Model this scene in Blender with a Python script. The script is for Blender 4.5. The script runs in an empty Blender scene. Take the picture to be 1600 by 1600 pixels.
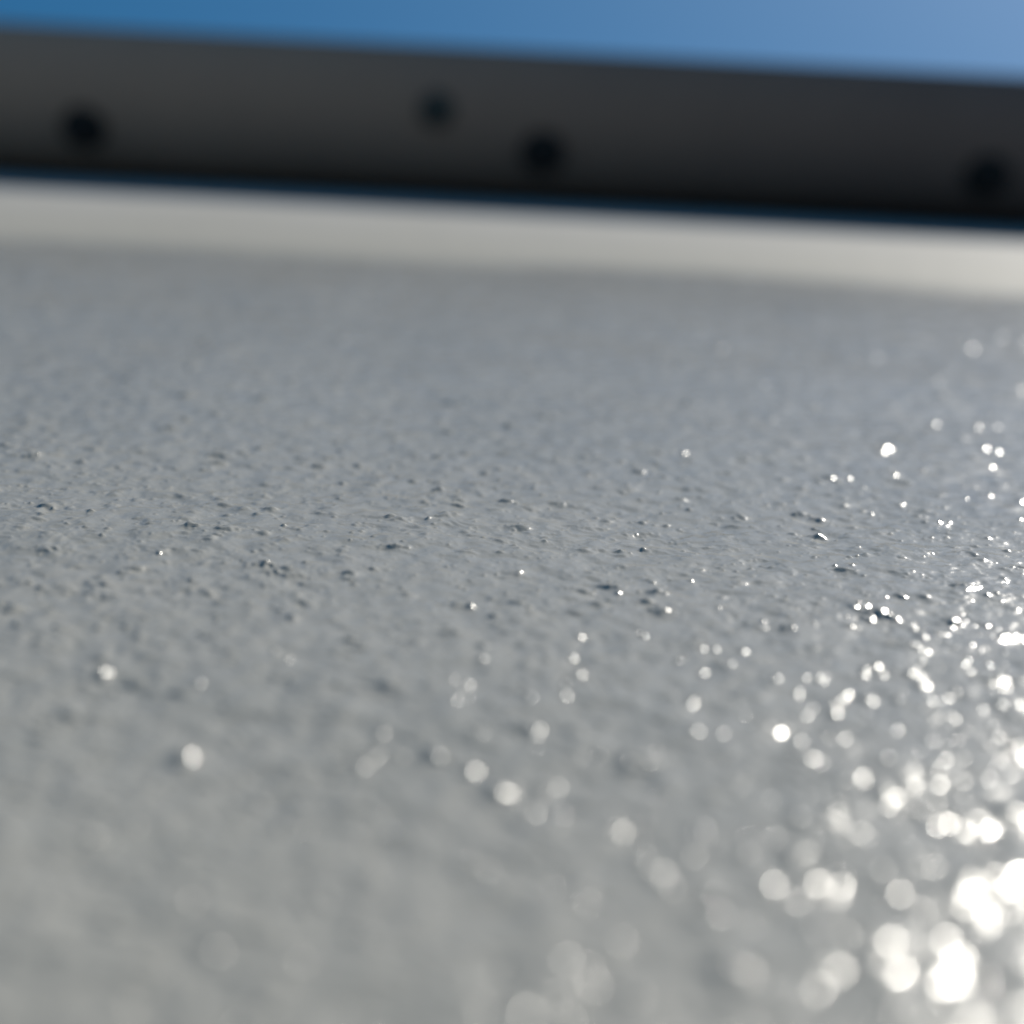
import bpy, bmesh, math, random
import numpy as np
from mathutils import Vector, Matrix

random.seed(7)
R = math.radians
scene = bpy.context.scene
C = scene.collection

# ------------------------------------------------------------------
# The deck is a sloping coated panel that rises away from the viewer.
# Everything on it is laid out in deck coordinates (x along the rail,
# y up the slope, z off the surface, metres) and stood on the slope.
# ------------------------------------------------------------------
SLOPE = R(28)
DECK_LIFT = 2.6
DECK = Matrix.Translation((0, 0, DECK_LIFT)) @ Matrix.Rotation(SLOPE, 4, 'X')

# ---------------- camera: phone held 37 mm above the deck ----------
EYE = 0.037
PITCH = R(13.29)
ROLL = R(3.05)
cam_d = bpy.data.cameras.new('camera')
cam = bpy.data.objects.new('camera', cam_d)
C.objects.link(cam)
cam_d.sensor_width = 36.0
cam_d.lens = 36.0 * 2667 / 1600
cam_d.clip_start = 0.002
cam_d.clip_end = 5000
cam_d.dof.use_dof = True
cam_d.dof.focus_distance = 0.152
cam_d.dof.aperture_fstop = 17.0
cam.matrix_world = (DECK @ Matrix.Translation((0, 0, EYE))
                    @ Matrix.Rotation(R(90) - PITCH, 4, 'X')
                    @ Matrix.Rotation(ROLL, 4, 'Z'))
scene.camera = cam

# ---------------- sun and sky --------------------------------------
SUN_EL, SUN_AZ = R(29.5), R(31.3)          # seen from the deck: height, to the right
sd = Vector((math.cos(SUN_EL) * math.sin(SUN_AZ), math.cos(SUN_EL) * math.cos(SUN_AZ), math.sin(SUN_EL)))
sun_dir = (DECK.to_3x3() @ sd).normalized()
sun_d = bpy.data.lights.new('sun', 'SUN')
sun_d.energy = 4.85
sun_d.angle = R(0.53)
sun_d.color = (1.0, 0.94, 0.84)
sun = bpy.data.objects.new('sun', sun_d)
C.objects.link(sun)
sun.rotation_euler = (-sun_dir).to_track_quat('-Z', 'Y').to_euler()

world = bpy.data.worlds.new('World')
scene.world = world
world.use_nodes = True
wn = world.node_tree
bg = wn.nodes['Background']
sky = wn.nodes.new('ShaderNodeTexSky')
sky.sky_type = 'NISHITA'
sky.sun_disc = False
sky.sun_elevation = math.asin(sun_dir.z)
sky.sun_rotation = math.atan2(sun_dir.x, sun_dir.y)
sky.altitude = 400
sky.air_density = 1.0
sky.dust_density = 3.0
sky.ozone_density = 10.0
hs = wn.nodes.new('ShaderNodeHueSaturation')
hs.inputs['Hue'].default_value = 0.482
hs.inputs['Saturation'].default_value = 1.27
wn.links.new(sky.outputs[0], hs.inputs['Color'])
wn.links.new(hs.outputs[0], bg.inputs[0])
bg.inputs[1].default_value = 0.074

scene.view_settings.view_transform = 'Standard'
scene.view_settings.look = 'None'
scene.view_settings.exposure = 0.0
scene.view_settings.gamma = 1.0
scene.view_settings.use_curve_mapping = False
scene.cycles.use_adaptive_sampling = False
scene.cycles.use_denoising = True
scene.cycles.sample_clamp_direct = 0
scene.cycles.sample_clamp_indirect = 4
scene.cycles.max_bounces = 5
scene.cycles.pixel_filter_type = 'BLACKMAN_HARRIS'

# ---------------- helpers -------------------------------------------
def material(name):
    m = bpy.data.materials.new(name)
    m.use_nodes = True
    return m, m.node_tree, m.node_tree.nodes['Principled BSDF']

def N(nt, kind, **vals):
    n = nt.nodes.new(kind)
    for k, v in vals.items():
        n.inputs[k.replace('_', ' ')].default_value = v
    return n

def ramp(nt, src, stops):
    r = nt.nodes.new('ShaderNodeValToRGB')
    el = r.color_ramp.elements
    while len(el) < len(stops):
        el.new(0.5)
    for e, (p, c) in zip(el, stops):
        e.position = p
        e.color = (*c, 1) if len(c) == 3 else c
    nt.links.new(src, r.inputs[0])
    return r

def noise(nt, scale, detail=3.0, rough=0.5):
    tc = nt.nodes.new('ShaderNodeTexCoord')
    n = nt.nodes.new('ShaderNodeTexNoise')
    n.inputs['Scale'].default_value = scale
    n.inputs['Detail'].default_value = detail
    n.inputs['Roughness'].default_value = rough
    nt.links.new(tc.outputs['Object'], n.inputs['Vector'])
    return n

def link(name, me, mat, parent=None, smooth=False):
    o = bpy.data.objects.new(name, me)
    C.objects.link(o)
    if mat:
        me.materials.append(mat)
    if parent:
        o.parent = parent
    if smooth:
        me.polygons.foreach_set('use_smooth', [True] * len(me.polygons))
    return o

def mesh_of(bm, name):
    me = bpy.data.meshes.new(name)
    bmesh.ops.recalc_face_normals(bm, faces=bm.faces)
    bm.to_mesh(me)
    bm.free()
    return me

def tag(o, label, cat, group=None):
    o['label'] = label
    o['category'] = cat
    if group:
        o['group'] = group

# ---------------- materials -----------------------------------------
# semi-gloss grey coating
coat_m, nt, p = material('grey_coating')
n1 = noise(nt, 90, 4, 0.6)
r1 = ramp(nt, n1.outputs['Fac'], [(0.3, (0.392, 0.374, 0.325)), (0.7, (0.416, 0.394, 0.343))])
n1b = noise(nt, 11, 3, 0.6)
r1b = ramp(nt, n1b.outputs['Fac'], [(0.3, (0.955, 0.965, 0.97)), (0.7, (1.03, 1.025, 1.015))])
mx = nt.nodes.new('ShaderNodeMix')
mx.data_type = 'RGBA'
mx.blend_type = 'MULTIPLY'
mx.inputs['Factor'].default_value = 1.0
nt.links.new(r1.outputs[0], mx.inputs[6])
nt.links.new(r1b.outputs[0], mx.inputs[7])
nt.links.new(mx.outputs[2], p.inputs['Base Color'])
n2 = noise(nt, 140, 5, 0.65)
rr = nt.nodes.new('ShaderNodeMapRange')
rr.inputs['From Min'].default_value = 0.3
rr.inputs['From Max'].default_value = 0.7
rr.inputs['To Min'].default_value = 0.11
rr.inputs['To Max'].default_value = 0.27
nt.links.new(n2.outputs['Fac'], rr.inputs['Value'])
nt.links.new(rr.outputs[0], p.inputs['Roughness'])
p.inputs['IOR'].default_value = 1.42
n3 = noise(nt, 1900, 3)
b = nt.nodes.new('ShaderNodeBump')
b.inputs['Strength'].default_value = 0.95
b.inputs['Distance'].default_value = 0.00004
nt.links.new(n3.outputs['Fac'], b.inputs['Height'])
# coarser relief where the sheet's own mesh is too wide to hold it
n4 = noise(nt, 330, 3, 0.6)
at = nt.nodes.new('ShaderNodeAttribute')
at.attribute_name = 'coarse'
mr = nt.nodes.new('ShaderNodeMapRange')
mr.inputs['To Max'].default_value = 0.75
nt.links.new(at.outputs['Fac'], mr.inputs['Value'])
b2 = nt.nodes.new('ShaderNodeBump')
b2.inputs['Distance'].default_value = 0.0007
nt.links.new(mr.outputs[0], b2.inputs['Strength'])
nt.links.new(n4.outputs['Fac'], b2.inputs['Height'])
nt.links.new(b.outputs[0], b2.inputs['Normal'])
nt.links.new(b2.outputs[0], p.inputs['Normal'])

# smooth pale paint on the border strip
strip_m, nt, p = material('pale_strip_paint')
n1 = noise(nt, 14, 4, 0.6)
r1 = ramp(nt, n1.outputs['Fac'], [(0.3, (0.430, 0.417, 0.386)), (0.7, (0.485, 0.473, 0.442))])
# the pale paint was feathered out over the grey at its near edge
tc = nt.nodes.new('ShaderNodeTexCoord')
sx = nt.nodes.new('ShaderNodeSeparateXYZ')
nt.links.new(tc.outputs['Object'], sx.inputs[0])
nf = noise(nt, 22, 4, 0.6)
ad = nt.nodes.new('ShaderNodeMath')
ad.operation = 'MULTIPLY_ADD'
ad.inputs[1].default_value = 0.10
nt.links.new(nf.outputs['Fac'], ad.inputs[0])
nt.links.new(sx.outputs['Y'], ad.inputs[2])
mr = nt.nodes.new('ShaderNodeMapRange')
mr.interpolation_type = 'SMOOTHSTEP'
mr.inputs['From Min'].default_value = 0.475
mr.inputs['From Max'].default_value = 0.640
nt.links.new(ad.outputs[0], mr.inputs['Value'])
mx = nt.nodes.new('ShaderNodeMix')
mx.data_type = 'RGBA'
mx.inputs[6].default_value = (0.400, 0.382, 0.332, 1)
nt.links.new(mr.outputs[0], mx.inputs['Factor'])
nt.links.new(r1.outputs[0], mx.inputs[7])
nt.links.new(mx.outputs[2], p.inputs['Base Color'])
p.inputs['Roughness'].default_value = 0.6
p.inputs['Specular IOR Level'].default_value = 0.12
n3 = noise(nt, 120, 4)
b = nt.nodes.new('ShaderNodeBump')
b.inputs['Strength'].default_value = 0.5
b.inputs['Distance'].default_value = 0.0006
nt.links.new(n3.outputs['Fac'], b.inputs['Height'])
nt.links.new(b.outputs[0], p.inputs['Normal'])

# charcoal matt paint of the rail
rail_m, nt, p = material('charcoal_rail_paint')
n1 = noise(nt, 9, 5, 0.65)
r1 = ramp(nt, n1.outputs['Fac'], [(0.3, (0.20, 0.150, 0.128)), (0.7, (0.24, 0.180, 0.153))])
# a paler, browner patch left of the board's middle, broken by noise
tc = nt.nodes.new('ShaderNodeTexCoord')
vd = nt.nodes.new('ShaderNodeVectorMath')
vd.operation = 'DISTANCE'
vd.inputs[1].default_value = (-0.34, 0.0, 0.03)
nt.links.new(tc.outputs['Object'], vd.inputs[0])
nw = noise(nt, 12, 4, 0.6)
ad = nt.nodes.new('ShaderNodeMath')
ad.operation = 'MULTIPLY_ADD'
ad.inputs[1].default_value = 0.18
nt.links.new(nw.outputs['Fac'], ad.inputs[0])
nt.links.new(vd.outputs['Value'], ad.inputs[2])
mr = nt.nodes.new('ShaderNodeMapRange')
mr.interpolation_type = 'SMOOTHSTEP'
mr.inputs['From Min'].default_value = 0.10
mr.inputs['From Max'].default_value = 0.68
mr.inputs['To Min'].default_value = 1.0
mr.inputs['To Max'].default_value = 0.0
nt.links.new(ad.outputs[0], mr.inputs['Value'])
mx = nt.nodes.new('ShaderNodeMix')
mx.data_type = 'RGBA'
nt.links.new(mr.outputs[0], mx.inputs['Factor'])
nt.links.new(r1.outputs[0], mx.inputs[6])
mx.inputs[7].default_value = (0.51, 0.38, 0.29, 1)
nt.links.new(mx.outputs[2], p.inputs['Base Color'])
p.inputs['Roughness'].default_value = 0.6
p.inputs['Specular IOR Level'].default_value = 0.25

# black oxide screws, rubber plug
screw_m, nt, p = material('black_oxide_steel')
n1 = noise(nt, 600, 3)
r1 = ramp(nt, n1.outputs['Fac'], [(0.3, (0.03, 0.029, 0.028)), (0.7, (0.040, 0.038, 0.036))])
nt.links.new(r1.outputs[0], p.inputs['Base Color'])
p.inputs['Roughness'].default_value = 0.65
p.inputs['Specular IOR Level'].default_value = 0.2

plug_m, nt, p = material('dark_green_rubber')
n1 = noise(nt, 500, 3)
r1 = ramp(nt, n1.outputs['Fac'], [(0.3, (0.05, 0.062, 0.06)), (0.7, (0.07, 0.085, 0.08))])
nt.links.new(r1.outputs[0], p.inputs['Base Color'])
p.inputs['Roughness'].default_value = 0.7
p.inputs['Specular IOR Level'].default_value = 0.2

ground_m, nt, p = material('asphalt')
n1 = noise(nt, 3, 6, 0.7)
r1 = ramp(nt, n1.outputs['Fac'], [(0.3, (0.04, 0.04, 0.042)), (0.7, (0.065, 0.064, 0.062))])
nt.links.new(r1.outputs[0], p.inputs['Base Color'])
p.inputs['Roughness'].default_value = 0.9

# ---------------- ground far below -----------------------------------
bm = bmesh.new()
bmesh.ops.create_grid(bm, x_segments=8, y_segments=8, size=1500)
g = link('ground', mesh_of(bm, 'ground'), ground_m)
g['kind'] = 'structure'

# ---------------- textured deck ---------------------------------------
def hash2(ix, iy, seed):
    h = (ix.astype(np.int64) * 374761393 + iy.astype(np.int64) * 668265263 + seed * 1442695041) & 0xFFFFFFFF
    h = ((h ^ (h >> 13)) * 1274126177) & 0xFFFFFFFF
    h = h ^ (h >> 16)
    return (h & 0xFFFF) / 65536.0 * (2 * math.pi)

def perlin(x, y, lam, seed):
    x = x / lam
    y = y / lam
    ix, iy = np.floor(x), np.floor(y)
    fx, fy = x - ix, y - iy
    ux = fx * fx * fx * (fx * (fx * 6 - 15) + 10)
    uy = fy * fy * fy * (fy * (fy * 6 - 15) + 10)
    def corner(dx, dy):
        a = hash2(ix + dx, iy + dy, seed)
        return np.cos(a) * (fx - dx) + np.sin(a) * (fy - dy)
    a = corner(0, 0) * (1 - ux) + corner(1, 0) * ux
    c = corner(0, 1) * (1 - ux) + corner(1, 1) * ux
    return (a * (1 - uy) + c * uy) * 1.4

MM = 0.001
Y_NEAR, Y_FINE, Y_END = 58.0, 340.0, 830.0      # mm
ys = [Y_NEAR]
while ys[-1] < Y_FINE:
    ys.append(ys[-1] + 0.22 * (max(ys[-1], 85.0) / 150.0) ** 1.5)
step = ys[-1] - ys[-2]
while ys[-1] < Y_END:
    step *= 1.03
    ys.append(min(ys[-1] + step, Y_END))
back = []
yy, step = Y_NEAR, 0.2
while yy > -900:
    step *= 1.12
    yy -= step
    back.append(yy)
ys = np.array(back[::-1] + ys)
NB = len(back)
NCORE, NOUT, UC = 940, 46, 0.325
core = np.linspace(-UC, UC, NCORE)
tt = np.linspace(0, 1, NOUT + 1)[1:] ** 3.2
W = np.maximum(ys, Y_NEAR)[:, None]
edge = UC * W
XL = -(edge + (1500 - edge) * tt[::-1][None, :])
XR = edge + (1500 - edge) * tt[None, :]
X = np.concatenate([XL, core[None, :] * W, XR], axis=1)
Y = np.repeat(ys[:, None], X.shape[1], axis=1)
nr, nc = X.shape

# how coarse the sheet is at each point, to fade what it cannot hold
cell = np.maximum(np.gradient(X, axis=1), np.abs(np.gradient(Y, axis=0)))
def fade(lam):
    return np.clip((lam / 3.0 - cell) / (lam / 6.0), 0, 1)

Z = 0.45 * perlin(X, Y, 30, 3) * fade(30)
Z += 0.16 * perlin(X, Y, 5.2, 2) * fade(5.2)
Z += 0.14 * perlin(X * 1.05 + 40, Y, 2.2, 10) * fade(2.2)
wx = X + 0.6 * perlin(X, Y, 2.6, 21)
wy = Y + 0.6 * perlin(X, Y, 2.6, 22)
m4 = np.clip(0.7 + 1.0 * perlin(X, Y, 11, 8), 0.25, 1.3)
m5 = np.clip(0.7 + 1.2 * perlin(X, Y, 4.2, 9), 0.2, 1.4)
Z += 0.10 * m4 * (0.3 - np.abs(perlin(wx, wy, 1.5, 4))) * fade(1.5)
Z += 0.062 * m5 * perlin(wx, wy, 0.78, 6) * fade(0.78)
lump = 1.0 + 0.75 * perlin(X, Y, 0.6, 31) + 0.4 * perlin(X, Y, 1.4, 32)

# nibs: little lumps dried into the coating
rng = np.random.default_rng(11)
def nibs(count, ymax, rlo, rhi, hlo, hhi):
    # even density over the fan of deck in front of the viewer
    py = np.sqrt(rng.uniform(60 ** 2, ymax ** 2, count))
    px = rng.uniform(-UC, UC, count) * py
    pr = rlo + (rhi - rlo) * rng.random(count) ** 2.2
    ph = pr * (hlo + (hhi - hlo) * rng.random(count))
    el = rng.uniform(0.75, 1.35, count)
    an = rng.uniform(0, math.pi, count)
    du = core[1] - core[0]
    for x, y, r, h, e, a in zip(px, py, pr, ph, el, an):
        rr_ = r * 1.9
        i0, i1 = np.searchsorted(ys, [y - rr_, y + rr_])
        j0 = NOUT + int((min((x - rr_) / y, (x - rr_) / (y + rr_)) + UC) / du) - 1
        j1 = NOUT + int((max((x + rr_) / y, (x + rr_) / max(y - rr_, Y_NEAR)) + UC) / du) + 2
        j0, j1 = max(j0, 0), min(j1, nc)
        if i1 <= i0 or j1 <= j0:
            continue
        dx = X[i0:i1, j0:j1] - x
        dy = Y[i0:i1, j0:j1] - y
        ca, sa = math.cos(a), math.sin(a)
        q = ((dx * ca + dy * sa) * e) ** 2 + ((-dx * sa + dy * ca) / e) ** 2
        q = q * lump[i0:i1, j0:j1]
        k = np.clip(1 - q / (r * r), 0, 1)
        Z[i0:i1, j0:j1] += h * (0.62 * k ** 3 + 0.38 * np.clip(1 - 2.6 * q / (r * r), 0, 1) ** 2)
nibs(5500, 400, 0.5, 1.6, 0.07, 0.15)
nibs(900, 380, 0.8, 1.8, 0.16, 0.25)
nibs(7500, 380, 0.20, 0.62, 0.20, 0.35)
nibs(1500, 380, 0.20, 0.44, 0.32, 0.50)
nibs(12000, 330, 0.18, 0.34, 0.10, 0.28)

co = np.stack([X, Y, Z], axis=-1).reshape(-1, 3) * MM
# rim turned down all round so the sheet has a thickness
idx = np.arange(nr * nc).reshape(nr, nc)
quads = np.stack([idx[:-1, :-1], idx[:-1, 1:], idx[1:, 1:], idx[1:, :-1]], axis=-1).reshape(-1, 4)
ring = np.concatenate([idx[0, :], idx[1:, -1], idx[-1, -2::-1], idx[-2:0:-1, 0]])
low = co[ring].copy()
low[:, 2] = -0.04
ri = np.arange(len(ring)) + len(co)
skirt = np.stack([ring, ri, np.roll(ri, -1), np.roll(ring, -1)], axis=-1)
co = np.concatenate([co, low])
quads = np.concatenate([quads, skirt]).astype(np.int32)
me = bpy.data.meshes.new('deck')
me.vertices.add(len(co))
me.vertices.foreach_set('co', co.astype(np.float32).ravel())
me.loops.add(quads.size)
me.loops.foreach_set('vertex_index', quads.ravel())
me.polygons.add(len(quads))
me.polygons.foreach_set('loop_start', np.arange(0, quads.size, 4, dtype=np.int32))
me.polygons.foreach_set('use_smooth', np.ones(len(quads), dtype=bool))
me.update(calc_edges=True)
coarse = np.concatenate([(1 - fade(1.9)).ravel(), np.ones(len(low))]).astype(np.float32)
me.attributes.new('coarse', 'FLOAT', 'POINT').data.foreach_set('value', coarse)
deck = link('deck', me, coat_m)
deck['kind'] = 'structure'
deck.matrix_world = DECK

# ---------------- pale border strip -----------------------------------
S0, S1, SL = 0.410, 0.705, 1.49
bm = bmesh.new()
nx = 240
prof = [(0, -0.0012), (0.004, 0.0003), (0.014, 0.0008), (0.04, 0.0012), (0.12, 0.0021),
        (0.24, 0.0020), (S1 - S0, 0.0020), (S1 - S0, -0.001)]
rows = []
for i in range(nx + 1):
    x = -SL + 2 * SL * i / nx
    wob = 0.006 * math.sin(x * 19 + 1) + 0.004 * math.sin(x * 47) + 0.05 * x * x
    rows.append([bm.verts.new((x, S0 + a + (wob if k < 4 else 0), z)) for k, (a, z) in enumerate(prof)])
for r0, r1_ in zip(rows, rows[1:]):
    for k in range(len(prof) - 1):
        bm.faces.new((r0[k], r1_[k], r1_[k + 1], r0[k + 1]))
for r0 in (rows[0], rows[-1]):
    bm.faces.new(r0)
strip = link('border_strip', mesh_of(bm, 'border_strip'), strip_m, smooth=True)
strip.matrix_world = DECK
tag(strip, 'smooth pale painted strip running along the foot of the dark rail', 'strip')

# ---------------- dark rail ---------------------------------------------
RY, RB, RH = 0.660, 0.0021, 0.0588       # front of the bulge, foot, top
rail = bpy.data.objects.new('rail', None)
C.objects.link(rail)
rail.matrix_world = DECK @ Matrix.Translation((0, RY, 0.0))
tag(rail, 'charcoal metal rail with a row of black screws behind the grey deck', 'rail')

# rolled profile: a bulging front that turns in towards the foot
P0, P1 = R(-78), R(32)
RR = (RH - RB) / (math.sin(P1) - math.sin(P0))
ZC = RB - RR * math.sin(P0)
def face(z):
    a = math.asin((z - ZC) / RR)
    return RR * (1 - math.cos(a)), a
bm = bmesh.new()
prof = []
for k in range(25):
    a = P0 + (P1 - P0) * k / 24
    prof.append((RR * (1 - math.cos(a)), ZC + RR * math.sin(a)))
prof += [(prof[-1][0] + 0.003, RH - 0.0002), (0.034, RH - 0.004), (0.036, RH - 0.007), (0.036, RB)]
nx = 60
rows = []
for i in range(nx + 1):
    x = -1.49 + 2.98 * i / nx
    rows.append([bm.verts.new((x, a, z)) for a, z in prof])
for r0, r1_ in zip(rows, rows[1:]):
    for k in range(len(prof)):
        k2 = (k + 1) % len(prof)
        bm.faces.new((r0[k], r1_[k], r1_[k2], r0[k2]))
bm.faces.new(rows[0])
bm.faces.new(rows[-1])
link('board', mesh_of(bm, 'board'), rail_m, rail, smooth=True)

def lathe(prof, seg=28):
    """profile of (radius, outward) about the -y axis"""
    bm = bmesh.new()
    rings = []
    for r, o in prof:
        if r == 0:
            rings.append([bm.verts.new((0, -o, 0))])
        else:
            rings.append([bm.verts.new((r * math.cos(2 * math.pi * k / seg), -o, r * math.sin(2 * math.pi * k / seg)))
                          for k in range(seg)])
    for a, b_ in zip(rings, rings[1:]):
        for k in range(seg):
            k2 = (k + 1) % seg
            if len(b_) == 1:
                bm.faces.new((a[k], a[k2], b_[0]))
            elif len(a) == 1:
                bm.faces.new((a[0], b_[k2], b_[k]))
            else:
                bm.faces.new((a[k], a[k2], b_[k2], b_[k]))
    return bm

# washer + domed head with a hexagonal socket
washer_me = mesh_of(lathe([(0.0088, -0.0005), (0.0088, 0.0010), (0.0084, 0.0014), (0.0042, 0.0014), (0.0042, -0.0005)]), 'washer')
washer_me.materials.append(screw_m)
bm = lathe([(0.0072, 0.0009), (0.0074, 0.0030), (0.0068, 0.0046), (0.0055, 0.0058), (0.0036, 0.0064),
            (0.0030, 0.0062), (0.0028, 0.0034), (0.0, 0.0030)])
head_me = mesh_of(bm, 'screw')
head_me.materials.append(screw_m)
head_me.polygons.foreach_set('use_smooth', [True] * len(head_me.polygons))
for x in (-0.340, -0.1705, 0.0044, 0.1738, 0.344):
    s = bpy.data.objects.new('screw', head_me)
    C.objects.link(s)
    s.parent = rail
    fy, fa = face(0.0214)
    s.location = (x, fy, 0.0214)
    s.rotation_euler = (-fa, 0, 0)
    w = bpy.data.objects.new('washer', washer_me)
    C.objects.link(w)
    w.parent = s

plug_me = mesh_of(lathe([(0.0066, -0.0005), (0.0068, 0.0010), (0.0062, 0.0020), (0.0040, 0.0027), (0.0, 0.0030)]), 'plug')
plug = link('plug', plug_me, plug_m, rail, smooth=True)
fy, fa = face(0.0350)
plug.location = (-0.0364, fy, 0.0350)
plug.rotation_euler = (-fa, 0, 0)
plug['label'] = 'small dark greenish plug set higher than the screws'
